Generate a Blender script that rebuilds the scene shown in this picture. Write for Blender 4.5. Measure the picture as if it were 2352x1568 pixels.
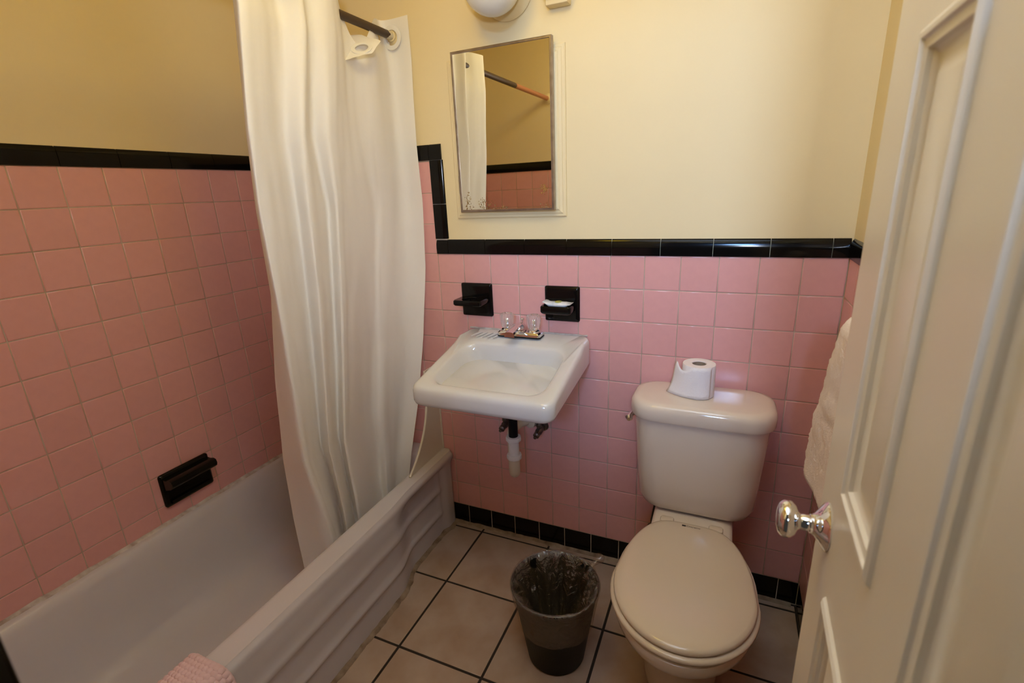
import bpy, math, random
from mathutils import Vector, Matrix, noise

random.seed(7)
for o in list(bpy.data.objects):
    bpy.data.objects.remove(o)
SC = bpy.context.scene
COL = SC.collection

# ------------------------------------------------------------------ camera
cam_d = bpy.data.cameras.new("camera")
cam = bpy.data.objects.new("camera", cam_d)
COL.objects.link(cam)
YAW, PITCH, ROLL = -0.4222, -0.2955, -0.0446
fw = Vector((math.sin(YAW) * math.cos(PITCH), math.cos(YAW) * math.cos(PITCH), math.sin(PITCH)))
rt = Vector((math.cos(YAW), -math.sin(YAW), 0))
up = rt.cross(fw)
R2 = rt * math.cos(ROLL) + up * math.sin(ROLL)
U2 = -rt * math.sin(ROLL) + up * math.cos(ROLL)
m = Matrix((R2, U2, -fw)).transposed().to_4x4()
m.translation = Vector((-0.3015, -1.6045, 1.4006))
cam.matrix_world = m
cam_d.sensor_width = 36.0
cam_d.lens = 36.0 * 1129.5 / 2352.0
cam_d.clip_start = 0.02
cam_d.dof.use_dof = True
cam_d.dof.focus_distance = 1.55
cam_d.dof.aperture_fstop = 5.0
SC.camera = cam

# ------------------------------------------------------------------ world, light, exposure
w = bpy.data.worlds.new("world")
SC.world = w
w.use_nodes = True
w.node_tree.nodes["Background"].inputs[0].default_value = (1.0, 0.93, 0.82, 1)
w.node_tree.nodes["Background"].inputs[1].default_value = 0.04

def spot(name, loc, target, power, size, blend, radius, color):
    d = bpy.data.lights.new(name, 'SPOT')
    d.energy = power
    d.spot_size = size
    d.spot_blend = blend
    d.shadow_soft_size = radius
    d.color = color
    o = bpy.data.objects.new(name, d)
    COL.objects.link(o)
    o.location = loc
    o.rotation_euler = (Vector(target) - Vector(loc)).to_track_quat('-Z', 'Y').to_euler()
    return o

# cool daylight of the next room falling in through the open doorway
spot("doorway_daylight", (-0.17, -3.20, 2.15), (-0.55, 0.0, 1.55), 170, math.radians(44), 1.0, 0.18, (0.26, 0.50, 1.0))
# the photographer's flash: the head is tilted at the ceiling
spot("flash_bounce", (-0.27, -1.56, 1.60), (-0.42, -1.18, 2.40), 400, math.radians(66), 0.8, 0.03, (0.40, 0.58, 1.06))
spot("doorway_fill", (-0.176, -1.98, 1.56), (-0.80, 0.0, 2.05), 40, math.radians(98), 0.8, 0.055, (0.80, 0.90, 1.10))  # added fill spot behind the camera, placed so the door edge shades the back wall
# the warm ceiling lamp is built with its fixture further down
LAMP_POWER = 23.0
LAMP_COLOR = (1.0, 0.68, 0.03)

SC.view_settings.view_transform = 'Standard'
SC.view_settings.look = 'None'
SC.view_settings.gamma = 1.0
SC.view_settings.use_curve_mapping = False
SC.view_settings.exposure = -0.12

# ------------------------------------------------------------------ materials
def mat(name, col, rough=0.5, metal=0.0, var=0.0, vscale=8.0, col2=None, bump=0.0, bscale=60.0,
        coat=0.0, spec=0.5, trans=0.0, ior=1.45, rnd=0.0, alpha=1.0, sss=0.0):
    M = bpy.data.materials.new(name)
    M.use_nodes = True
    nt = M.node_tree
    b = nt.nodes["Principled BSDF"]
    b.inputs["Base Color"].default_value = (*col, 1)
    b.inputs["Roughness"].default_value = rough
    b.inputs["Metallic"].default_value = metal
    b.inputs["Specular IOR Level"].default_value = spec
    b.inputs["IOR"].default_value = ior
    b.inputs["Transmission Weight"].default_value = trans
    b.inputs["Coat Weight"].default_value = coat
    b.inputs["Coat Roughness"].default_value = 0.06
    b.inputs["Alpha"].default_value = alpha
    tc = nt.nodes.new("ShaderNodeTexCoord")
    last = None
    if var > 0 or col2:
        n = nt.nodes.new("ShaderNodeTexNoise")
        n.inputs["Scale"].default_value = vscale
        n.inputs["Detail"].default_value = 5
        nt.links.new(tc.outputs["Object"], n.inputs["Vector"])
        mx = nt.nodes.new("ShaderNodeMix")
        mx.data_type = 'RGBA'
        mx.inputs[6].default_value = (*col, 1)
        c2 = col2 if col2 else tuple(c * (1 - var) for c in col)
        mx.inputs[7].default_value = (*c2, 1)
        rp = nt.nodes.new("ShaderNodeValToRGB")
        rp.color_ramp.elements[0].position = 0.35
        rp.color_ramp.elements[1].position = 0.68
        nt.links.new(n.outputs["Fac"], rp.inputs[0])
        nt.links.new(rp.outputs[0], mx.inputs[0])
        last = mx.outputs[2]
    if rnd > 0:
        oi = nt.nodes.new("ShaderNodeObjectInfo")
        hs = nt.nodes.new("ShaderNodeHueSaturation")
        mr = nt.nodes.new("ShaderNodeMapRange")
        mr.inputs[3].default_value = 1 - rnd
        mr.inputs[4].default_value = 1 + rnd
        nt.links.new(oi.outputs["Random"], mr.inputs[0])
        nt.links.new(mr.outputs[0], hs.inputs["Value"])
        if last:
            nt.links.new(last, hs.inputs["Color"])
        else:
            hs.inputs["Color"].default_value = (*col, 1)
        last = hs.outputs[0]
    if last:
        nt.links.new(last, b.inputs["Base Color"])
    if bump > 0:
        n2 = nt.nodes.new("ShaderNodeTexNoise")
        n2.inputs["Scale"].default_value = bscale
        n2.inputs["Detail"].default_value = 4
        nt.links.new(tc.outputs["Object"], n2.inputs["Vector"])
        bp = nt.nodes.new("ShaderNodeBump")
        bp.inputs["Strength"].default_value = bump
        bp.inputs["Distance"].default_value = 0.002
        nt.links.new(n2.outputs["Fac"], bp.inputs["Height"])
        nt.links.new(bp.outputs[0], b.inputs["Normal"])
    return M

M_WALL = mat("cream_paint", (0.83, 0.68, 0.385), rough=0.55, bump=0.12, bscale=90, var=0.03, vscale=3)
M_CEIL = mat("ceiling_paint", (0.84, 0.72, 0.48), rough=0.7)
M_PINK = mat("pink_tile", (0.77, 0.39, 0.355), rough=0.16, rnd=0.035, var=0.03, vscale=40)
M_BLACK = mat("black_tile", (0.004, 0.0036, 0.0034), rough=0.10, spec=0.28)
M_GROUT = mat("grout", (0.56, 0.46, 0.36), rough=0.9, col2=(0.40, 0.30, 0.21), vscale=9, bump=0.4, bscale=300)
M_GROUTB = mat("white_grout", (0.62, 0.55, 0.46), rough=0.9)
M_FLOOR = mat("floor_tile", (0.46, 0.345, 0.26), rough=0.38, col2=(0.37, 0.245, 0.165), vscale=7, rnd=0.04, bump=0.15, bscale=50)
M_FGROUT = mat("floor_grout", (0.028, 0.019, 0.014), rough=0.9)
M_CAULK = mat("old_caulk", (0.34, 0.25, 0.17), rough=0.7, col2=(0.16, 0.10, 0.06), vscale=25, bump=0.6, bscale=80)
M_CAULKW = mat("white_caulk", (0.62, 0.56, 0.50), rough=0.6, col2=(0.36, 0.27, 0.22), vscale=30, bump=0.4, bscale=90)
M_TUB = mat("tub_enamel", (0.63, 0.58, 0.58), rough=0.22, var=0.05, vscale=4, coat=0.3)
M_SINK = mat("sink_porcelain", (0.70, 0.69, 0.68), rough=0.12, coat=0.5, col2=(0.69, 0.66, 0.59), vscale=5)
M_BISC = mat("biscuit_porcelain", (0.76, 0.655, 0.54), rough=0.10, coat=0.5)
M_SEAT = mat("biscuit_seat_plastic", (0.68, 0.565, 0.435), rough=0.16, coat=0.3)
M_CHROME = mat("chrome", (0.85, 0.85, 0.86), rough=0.06, metal=1.0)
M_STEEL = mat("brushed_steel", (0.42, 0.36, 0.32), rough=0.32, metal=1.0, col2=(0.30, 0.25, 0.21), vscale=30)
M_BRASS = mat("tarnished_metal", (0.20, 0.17, 0.145), rough=0.38, metal=0.9, col2=(0.10, 0.08, 0.07), vscale=50)
M_MIRROR = mat("mirror_glass", (0.86, 0.86, 0.80), rough=0.005, metal=1.0)
M_SPOT = mat("tarnish_spot", (0.16, 0.10, 0.05), rough=0.6, col2=(0.42, 0.25, 0.08), vscale=120)
M_RUST = mat("rust_stain", (0.42, 0.20, 0.03), rough=0.6, col2=(0.22, 0.09, 0.02), vscale=200)
M_DOOR = mat("door_paint", (0.82, 0.75, 0.64), rough=0.34, var=0.05, vscale=3)
M_WHITEP = mat("white_pvc", (0.78, 0.74, 0.70), rough=0.35, var=0.06, vscale=20)
M_IVORY = mat("ivory_pvc", (0.70, 0.60, 0.45), rough=0.4, var=0.08, vscale=15)
M_BLKP = mat("black_plastic", (0.005, 0.005, 0.005), rough=0.45, spec=0.18)
M_RUBBER = mat("dark_hose", (0.03, 0.027, 0.025), rough=0.5)
M_PAPER = mat("toilet_paper", (0.86, 0.81, 0.79), rough=0.9, bump=0.5, bscale=220)
M_CARD = mat("cardboard", (0.30, 0.22, 0.15), rough=0.9)
M_TOWEL = mat("white_terry", (0.86, 0.74, 0.66), rough=0.95, bump=0.9, bscale=260)
M_MAT = mat("pink_waffle", (0.76, 0.54, 0.54), rough=0.95, bump=0.8, bscale=240)
M_GLOBE = mat("milk_glass", (0.82, 0.78, 0.68), rough=0.25)
M_SOAP = mat("soap_wrapper", (0.82, 0.80, 0.76), rough=0.35, col2=(0.55, 0.62, 0.66), vscale=45)
M_SOAPY = mat("soap_print", (0.75, 0.62, 0.10), rough=0.4, col2=(0.20, 0.34, 0.16), vscale=90)
M_PRINT = mat("dark_print", (0.05, 0.035, 0.03), rough=0.6)
M_GUARD = mat("guard_plastic", (0.72, 0.64, 0.50), rough=0.3, spec=0.5)
M_ACR = mat("clear_acrylic", (0.95, 0.93, 0.92), rough=0.10, trans=0.85, ior=1.30)

def curtain_mat():
    M = bpy.data.materials.new("curtain_fabric")
    M.use_nodes = True
    nt = M.node_tree
    nt.nodes.clear()
    out = nt.nodes.new("ShaderNodeOutputMaterial")
    d = nt.nodes.new("ShaderNodeBsdfDiffuse")
    t = nt.nodes.new("ShaderNodeBsdfTranslucent")
    mx = nt.nodes.new("ShaderNodeMixShader")
    d.inputs[0].default_value = (0.96, 0.94, 0.89, 1)
    t.inputs[0].default_value = (0.95, 0.90, 0.78, 1)
    mx.inputs[0].default_value = 0.18
    tc = nt.nodes.new("ShaderNodeTexCoord")
    n = nt.nodes.new("ShaderNodeTexNoise")
    n.inputs["Scale"].default_value = 9
    n.inputs["Detail"].default_value = 6
    bp = nt.nodes.new("ShaderNodeBump")
    bp.inputs["Strength"].default_value = 0.35
    bp.inputs["Distance"].default_value = 0.006
    nt.links.new(tc.outputs["Object"], n.inputs["Vector"])
    nt.links.new(n.outputs["Fac"], bp.inputs["Height"])
    nt.links.new(bp.outputs[0], d.inputs["Normal"])
    nt.links.new(d.outputs[0], mx.inputs[1])
    nt.links.new(t.outputs[0], mx.inputs[2])
    nt.links.new(mx.outputs[0], out.inputs[0])
    return M
M_CURT = curtain_mat()

def liner_mat():
    M = bpy.data.materials.new("clear_bag_film")
    M.use_nodes = True
    nt = M.node_tree
    nt.nodes.clear()
    out = nt.nodes.new("ShaderNodeOutputMaterial")
    tr = nt.nodes.new("ShaderNodeBsdfTransparent")
    tr.inputs[0].default_value = (0.93, 0.91, 0.89, 1)
    gl = nt.nodes.new("ShaderNodeBsdfGlossy")
    gl.inputs["Roughness"].default_value = 0.14
    df = nt.nodes.new("ShaderNodeBsdfDiffuse")
    df.inputs[0].default_value = (0.45, 0.33, 0.26, 1)
    m1 = nt.nodes.new("ShaderNodeMixShader")
    m1.inputs[0].default_value = 0.55
    m2 = nt.nodes.new("ShaderNodeMixShader")
    m2.inputs[0].default_value = 0.20
    tc = nt.nodes.new("ShaderNodeTexCoord")
    n = nt.nodes.new("ShaderNodeTexNoise")
    n.inputs["Scale"].default_value = 22
    n.inputs["Detail"].default_value = 3
    n.inputs["Distortion"].default_value = 1.5
    bp = nt.nodes.new("ShaderNodeBump")
    bp.inputs["Strength"].default_value = 1.0
    bp.inputs["Distance"].default_value = 0.02
    nt.links.new(tc.outputs["Object"], n.inputs["Vector"])
    nt.links.new(n.outputs["Fac"], bp.inputs["Height"])
    nt.links.new(bp.outputs[0], gl.inputs["Normal"])
    nt.links.new(df.outputs[0], m1.inputs[1])
    nt.links.new(gl.outputs[0], m1.inputs[2])
    nt.links.new(tr.outputs[0], m2.inputs[1])
    nt.links.new(m1.outputs[0], m2.inputs[2])
    nt.links.new(m2.outputs[0], out.inputs[0])
    return M
M_LINER = liner_mat()

def rod_mat():
    M = mat("rusty_rod", (0.055, 0.030, 0.016), rough=0.42)
    nt = M.node_tree
    b = nt.nodes["Principled BSDF"]
    tc = nt.nodes.new("ShaderNodeTexCoord")
    sep = nt.nodes.new("ShaderNodeSeparateXYZ")
    n = nt.nodes.new("ShaderNodeTexNoise")
    n.inputs["Scale"].default_value = 60
    nt.links.new(tc.outputs["Object"], n.inputs["Vector"])
    nt.links.new(tc.outputs["Object"], sep.inputs[0])
    ad = nt.nodes.new("ShaderNodeMath"); ad.operation = 'MULTIPLY_ADD'
    ad.inputs[1].default_value = 0.05
    nt.links.new(n.outputs["Fac"], ad.inputs[0])
    nt.links.new(sep.outputs["Y"], ad.inputs[2])
    g = nt.nodes.new("ShaderNodeMath"); g.operation = 'GREATER_THAN'; g.inputs[1].default_value = -0.012
    l = nt.nodes.new("ShaderNodeMath"); l.operation = 'LESS_THAN'; l.inputs[1].default_value = -1.02
    nt.links.new(ad.outputs[0], g.inputs[0]); nt.links.new(ad.outputs[0], l.inputs[0])
    m1 = nt.nodes.new("ShaderNodeMix"); m1.data_type = 'RGBA'
    m1.inputs[6].default_value = (0.055, 0.030, 0.016, 1); m1.inputs[7].default_value = (0.72, 0.64, 0.46, 1)
    m2 = nt.nodes.new("ShaderNodeMix"); m2.data_type = 'RGBA'
    m2.inputs[7].default_value = (0.50, 0.19, 0.08, 1)
    nt.links.new(g.outputs[0], m1.inputs[0]); nt.links.new(m1.outputs[2], m2.inputs[6])
    nt.links.new(l.outputs[0], m2.inputs[0]); nt.links.new(m2.outputs[2], b.inputs["Base Color"])
    return M
M_ROD = rod_mat()

# ------------------------------------------------------------------ mesh helpers
def mk(name, verts, faces, material, parent=None, smooth=True, angle=40):
    me = bpy.data.meshes.new(name)
    me.from_pydata([tuple(v) for v in verts], [], faces)
    me.validate()
    me.update()
    if smooth:
        me.shade_smooth()
        if angle:
            me.set_sharp_from_angle(angle=math.radians(angle))
    if material:
        me.materials.append(material)
    o = bpy.data.objects.new(name, me)
    COL.objects.link(o)
    if parent:
        attach(o, parent)
    return o

def attach(o, parent):
    o.parent = parent
    o.matrix_parent_inverse = Matrix.Translation(-Vector(parent.location))

def inst(name, me, loc, parent, rot=(0, 0, 0)):
    o = bpy.data.objects.new(name, me)
    COL.objects.link(o)
    o.location = loc
    o.rotation_euler = rot
    if parent:
        attach(o, parent)
    return o

def empty(name, loc):
    o = bpy.data.objects.new(name, None)
    o.empty_display_size = 0.05
    o.location = loc
    COL.objects.link(o)
    return o

def tag(o, label, cat, group=None):
    o["label"] = label
    o["category"] = cat
    if group:
        o["group"] = group
    return o

def struct(o, label, cat):
    o["kind"] = "structure"
    o["label"] = label
    o["category"] = cat
    return o

class MB:
    def __init__(s):
        s.v = []; s.f = []
    def add(s, v, f):
        n = len(s.v)
        s.v += [tuple(p) for p in v]
        s.f += [tuple(i + n for i in q) for q in f]
        return s
    def box(s, x0, x1, y0, y1, z0, z1):
        v = [(x0, y0, z0), (x1, y0, z0), (x1, y1, z0), (x0, y1, z0), (x0, y0, z1), (x1, y0, z1), (x1, y1, z1), (x0, y1, z1)]
        return s.add(v, [(0, 3, 2, 1), (4, 5, 6, 7), (0, 1, 5, 4), (1, 2, 6, 5), (2, 3, 7, 6), (3, 0, 4, 7)])
    def rbox(s, x0, x1, y0, y1, z0, z1, r):
        # box with chamfered edges in every direction (rounded by three rings)
        rings = []
        for (ins, z) in ((r, z0), (r * .3, z0 + r * .3), (0, z0 + r), (0, z1 - r), (r * .3, z1 - r * .3), (r, z1)):
            rings.append(rrect((x0 + x1) / 2, (y0 + y1) / 2, (x1 - x0) / 2 - ins, (y1 - y0) / 2 - ins, max(r, 0.0005), z, 3))
        return s.loft(rings, True, True)
    def loft(s, rings, c0=False, c1=False, closed=True):
        n = len(rings[0])
        v = [p for r in rings for p in r]
        f = []
        for i in range(len(rings) - 1):
            for j in range(n if closed else n - 1):
                a = i * n + j; b = i * n + (j + 1) % n
                f.append((a, b, b + n, a + n))
        if c0: f.append(tuple(range(n - 1, -1, -1)))
        if c1: f.append(tuple(range((len(rings) - 1) * n, len(rings) * n)))
        return s.add(v, f)
    def tube(s, pts, r, n=14, caps=True):
        pts = [Vector(p) for p in pts]
        rs = r if isinstance(r, (list, tuple)) else [r] * len(pts)
        rings = []
        side = None
        for i, p in enumerate(pts):
            t = (pts[min(i + 1, len(pts) - 1)] - pts[max(i - 1, 0)]).normalized()
            if side is None:
                a = Vector((0, 0, 1)) if abs(t.z) < .9 else Vector((1, 0, 0))
                side = t.cross(a).normalized()
            else:
                side = (side - t * side.dot(t)).normalized()
            u = t.cross(side)
            rings.append([p + (side * math.cos(k * 2 * math.pi / n) + u * math.sin(k * 2 * math.pi / n)) * rs[i] for k in range(n)])
        return s.loft(rings, caps, caps)
    def lathe(s, prof, origin, axis, n=32, flute=0, famp=0):
        # prof: (radius, distance along axis)
        ax = Vector(axis).normalized()
        a = Vector((0, 0, 1)) if abs(ax.z) < .9 else Vector((1, 0, 0))
        e1 = ax.cross(a).normalized(); e2 = ax.cross(e1)
        o = Vector(origin)
        rings = []
        for (r, d) in prof:
            ring = []
            for k in range(n):
                t = k * 2 * math.pi / n
                rr = max(r, 0.0003) * (1 + (famp * math.cos(flute * t) if flute else 0))
                ring.append(o + ax * d + (e1 * math.cos(t) + e2 * math.sin(t)) * rr)
            rings.append(ring)
        return s.loft(rings, True, True)
    def obj(s, name, material, parent=None, smooth=True, angle=40):
        return mk(name, s.v, s.f, material, parent, smooth, angle)

def rrect(cx, cy, hx, hy, r, z, k=6):
    """rounded rectangle ring, counter-clockwise, z may be a function of (x, y)"""
    r = min(r, hx * .999, hy * .999)
    pts = []
    for (sx, sy, a0) in ((1, 1, 0), (-1, 1, 90), (-1, -1, 180), (1, -1, 270)):
        ox = cx + sx * (hx - r); oy = cy + sy * (hy - r)
        for i in range(k + 1):
            a = math.radians(a0 + 90 * i / k)
            pts.append((ox + r * math.cos(a), oy + r * math.sin(a)))
    if callable(z):
        return [(x, y, z(x, y)) for x, y in pts]
    return [(x, y, z) for x, y in pts]

def lerp(a, b, t): return a + (b - a) * t
def sstep(a, b, x):
    t = min(1, max(0, (x - a) / (b - a)))
    return t * t * (3 - 2 * t)

def catmull(ctrl, u):
    n = len(ctrl) - 1
    x = min(max(u, 0), 1) * n
    i = min(int(x), n - 1); t = x - i
    p0 = ctrl[max(i - 1, 0)]; p1 = ctrl[i]; p2 = ctrl[i + 1]; p3 = ctrl[min(i + 2, n)]
    out = []
    for a, b, c, d in zip(p0, p1, p2, p3):
        out.append(0.5 * (2 * b + (c - a) * t + (2 * a - 5 * b + 4 * c - d) * t * t + (3 * b - a - 3 * c + d) * t ** 3))
    return out

# ------------------------------------------------------------------ room
XL, YF, ZC = -2.005, -1.519, 2.40          # left wall, front wall, ceiling (right wall x=0, back wall y=0)
P = 0.1095                                 # tile pitch
Z0 = 1.1882                                # bottom of the black cap on the low wainscot
ZT = 1.520                                 # bottom of the black cap round the tub
XS = -1.314                                # where the wainscot steps up
GAP = 0.0017
SINK_IN = 0.0035                           # plaster lies this far behind the tile faces

wb = struct(MB().box(XL - .1, .1, SINK_IN, .1, 0, ZC).obj("wall_back", M_WALL, smooth=False), "cream painted back wall above pink tile wainscot", "wall")
wl = struct(MB().box(XL - .1, XL - SINK_IN, YF - .12, SINK_IN, 0, ZC).obj("wall_left", M_WALL, smooth=False), "cream painted wall above the pink tiles along the bathtub", "wall")
wr = struct(MB().box(SINK_IN, .1, YF - .12, SINK_IN, 0, ZC).obj("wall_right", M_WALL, smooth=False), "cream painted side wall behind the open door", "wall")
mbf = MB().box(XL - SINK_IN, -0.704, YF - .12, YF - SINK_IN, 0, ZC)
mbf.box(-0.704, -0.095, YF - .12, YF - SINK_IN, 2.06, ZC)
mbf.box(-0.095, SINK_IN, YF - .12, YF - SINK_IN, 0, ZC)
wf = struct(mbf.obj("wall_front", M_WALL, smooth=False), "cream painted wall seen in the mirror, with the doorway", "wall")
ce = struct(MB().box(XL - .1, .1, YF - .12, .1, ZC, ZC + .05).obj("ceiling", M_CEIL, smooth=False), "plain pale ceiling over the small bathroom", "ceiling")
fl = struct(MB().box(XL - .1, .1, YF - .12, .1, -.05, -.002).obj("floor", M_FGROUT, smooth=False), "beige square tile floor with dark grout lines", "floor")

# -------- tiles: mesh built flat in local (u, v), face towards +w, shared per size
tile_cache = {}
def tile_mesh(kind, w_, h_, mat_, depth=0.0033, bev=0.0022):
    key = (kind, round(w_, 4), round(h_, 4))
    if key in tile_cache:
        return tile_cache[key]
    hw, hh = w_ / 2, h_ / 2
    rings = []
    for ins, z in ((0, -depth), (0, -bev * .8), (bev * .35, -bev * .25), (bev * 1.3, 0)):
        rings.append([(-hw + ins, -hh + ins, z), (hw - ins, -hh + ins, z), (hw - ins, hh - ins, z), (-hw + ins, hh - ins, z)])
    b = MB().loft(rings, False, True)
    me = bpy.data.meshes.new(kind)
    me.from_pydata(b.v, [], b.f); me.update()
    me.shade_smooth()
    me.polygons[len(me.polygons) - 1].use_smooth = False      # the glazed face itself is flat
    me.materials.append(mat_)
    tile_cache[key] = me
    return me

HP = math.pi / 2
ROT = {'back': (HP, 0, 0), 'left': (HP, 0, HP), 'right': (HP, 0, -HP), 'front': (HP, 0, math.pi)}
def place_tile(wall, parent, kind, a0, a1, z0, z1, mat_, gap=GAP, jit=0.0022):
    """a0..a1 along the wall (x or y), z0..z1 height"""
    me = tile_mesh(kind, a1 - a0 - gap, z1 - z0 - gap, mat_)
    c = (a0 + a1) / 2; z = (z0 + z1) / 2
    loc = {'back': (c, 0, z), 'left': (XL, c, z), 'right': (0, c, z), 'front': (c, YF, z)}[wall]
    r = list(ROT[wall])
    r[0] += random.uniform(-jit, jit); r[2] += random.uniform(-jit, jit)
    return inst(kind, me, loc, parent, r)

def cap_mesh(name, L, top=0.0525, end=False):
    """bull-nosed cap tile: local x along, y up, z out"""
    prof = [(0, -0.003), (0, 0.0035), (0.0006, 0.0045), (0.022, 0.0055), (0.036, 0.0045), (0.045, 0.0015), (0.0505, -0.001), (top, -0.0035)]
    h = L / 2 - 0.0008
    rings = [[(-h, y, z) for y, z in prof], [(h, y, z) for y, z in prof]]
    b = MB().loft(rings, True, True, closed=False)
    me = bpy.data.meshes.new(name)
    me.from_pydata(b.v, [], b.f); me.update(); me.shade_smooth()
    me.set_sharp_from_angle(angle=math.radians(50))
    me.materials.append(M_BLACK)
    return me
cap_cache = {}
def place_cap(wall, parent, a0, a1, z):
    L = round(a1 - a0, 4)
    if L not in cap_cache: cap_cache[L] = cap_mesh("cap_tile", L)
    c = (a0 + a1) / 2
    loc = {'back': (c, 0, z), 'left': (XL, c, z), 'right': (0, c, z), 'front': (c, YF, z)}[wall]
    return inst("cap_tile", cap_cache[L], loc, parent, ROT[wall])

def grout(wall, parent, a0, a1, z0, z1, mat_=M_GROUT):
    d = 0.0012
    b = MB()
    if wall == 'back': b.box(a0, a1, d, SINK_IN + .001, z0, z1)
    if wall == 'left': b.box(XL - SINK_IN - .001, XL - d, a0, a1, z0, z1)
    if wall == 'right': b.box(d, SINK_IN + .001, a0, a1, z0, z1)
    if wall == 'front': b.box(a0, a1, YF - SINK_IN - .001, YF - d, z0, z1)
    return b.obj("grout", mat_, parent, smooth=False)

def lines(lo, hi, start, step):
    """cut lo..hi at start + k*step"""
    k0 = math.floor((lo - start) / step)
    xs = [lo]
    x = start + k0 * step
    while x < hi - 1e-6:
        if x > lo + 0.004 and x < hi - 0.004: xs.append(x)
        x += step
    xs.append(hi)
    return list(zip(xs[:-1], xs[1:]))

ZB = 0.0932
# back wall
grout('back', wb, XL, -.0005, 0, Z0 + .006)
grout('back', wb, XL, XS - .004, Z0 + .006, ZT + .006)
grout('back', wb, XS - .004, XS + .047, Z0 + .006, ZT + .045, M_GROUTB)
for a0, a1 in lines(XL, 0, 0, P):
    for r in range(-3, 10):
        if r < 0 and a1 > XS + .01: continue
        if a1 < -1.45 and Z0 - r * P < .36: continue
        place_tile('back', wb, "pink_tile", a0, a1, Z0 - (r + 1) * P, Z0 - r * P, M_PINK)
for a0, a1 in lines(-1.352, 0, -0.6085, P):
    place_tile('back', wb, "black_base_tile", a0, a1, 0.004, ZB, M_BLACK)
for a0, a1 in lines(-1.264, -0.0005, -0.0435, 0.1525):
    place_cap('back', wb, a0, a1, Z0)
place_cap('back', wb, XS, -1.264, Z0)
for a0, a1 in lines(XL, XS, XS - .153, 0.153):
    place_cap('back', wb, a0, a1, ZT)
# the upright run of cap tiles at the step
for z0, z1 in ((1.243, 1.368), (1.368, 1.520)):
    me = cap_mesh("cap_tile", z1 - z0)
    inst("cap_tile", me, (XS, 0, (z0 + z1) / 2), wb, Matrix(((0, 1, 0), (0, 0, -1), (-1, 0, 0))).to_euler())
place_cap('back', wb, XS, -1.264, ZT)
# left wall
grout('left', wl, YF, -.0005, .30, ZT + .006)
for a0, a1 in lines(YF, 0, -0.2442, P):
    for r in range(0, 11):
        place_tile('left', wl, "pink_tile", a0, a1, max(ZT - (r + 1) * P, .33), ZT - r * P, M_PINK)
for a0, a1 in lines(YF, 0, -0.785, 0.153):
    place_cap('left', wl, a0, a1, ZT)
# right wall
grout('right', wr, -.80, -.0005, 0, Z0 + .006)
for a0, a1 in lines(-.80, -.002, -.002, P):
    for r in range(10):
        place_tile('right', wr, "pink_tile", a0, a1, Z0 - (r + 1) * P, Z0 - r * P, M_PINK)
    place_tile('right', wr, "black_base_tile", a0, a1, 0.004, ZB, M_BLACK)
for a0, a1 in lines(-.80, -.008, -.04, 0.1525):
    place_cap('right', wr, a0, a1, Z0)
# front wall (seen in the mirror)
grout('front', wf, XL, XS, .30, ZT + .006)
grout('front', wf, XS, -.706, 0, Z0 + .006)
for a0, a1 in lines(XL, XS, XS, P):
    for r in range(11):
        place_tile('front', wf, "pink_tile", a0, a1, ZT - (r + 1) * P, ZT - r * P, M_PINK)
for a0, a1 in lines(XS, -.752, XS, P):
    for r in range(10):
        place_tile('front', wf, "pink_tile", a0, a1, Z0 - (r + 1) * P, Z0 - r * P, M_PINK)
    place_tile('front', wf, "black_base_tile", a0, a1, 0.004, ZB, M_BLACK)
for a0, a1 in lines(XL, XS, XS, 0.153): place_cap('front', wf, a0, a1, ZT)
for a0, a1 in lines(XS, -.752, XS, 0.153): place_cap('front', wf, a0, a1, Z0)
# black edge tiles that wrap the jamb corner
for z0, z1 in lines(0.004, 1.235, 0.004, 0.153):
    b = MB().rbox(-.752, -.700, YF - .055, YF + .004, z0 + .0008, z1 - .0008, .004)
    b.obj("jamb_edge_tile", M_BLACK, wf)

# floor tiles
FT = 0.3005
fx = lines(-1.36, 0, -1.1901, FT); fy = lines(YF - .11, -.001, -0.3323, FT)
for a0, a1 in fx:
    for b0, b1 in fy:
        me = tile_mesh("floor_tile", a1 - a0 - .0085, b1 - b0 - .0085, M_FLOOR, depth=.004, bev=.0012)
        inst("floor_tile", me, ((a0 + a1) / 2, (b0 + b1) / 2, 0), fl, (random.uniform(-.001, .001), random.uniform(-.001, .001), 0))
# old caulk along the back wall foot
def ragged(name, pts, w0, h0, material, parent, seed=0, across=(0, 1, 0)):
    """irregular bead following pts; across = direction of its width"""
    b = MB(); rings = []
    ac = Vector(across)
    for i, p in enumerate(pts):
        k = w0 * (0.8 + 0.55 * noise.noise(Vector((i * .37 + seed, 3.1, 0))))
        hh = h0 * (0.85 + 0.4 * noise.noise(Vector((i * .51 + seed, 9.2, 0))))
        p = Vector(p)
        rings.append([p + ac * (k * c) + Vector((0, 0, hh * z)) for c, z in ((0, 0), (0, 1), (.45, .75), (.85, .3), (1, 0))])
    b.loft(rings, True, True, closed=False)
    return b.obj(name, material, parent)
ragged("caulk_bead", [(-1.35 + i * .015, -.0005, .0005) for i in range(90)], .017, .010, M_CAULK, fl, 1, (0, -1, 0))

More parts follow.
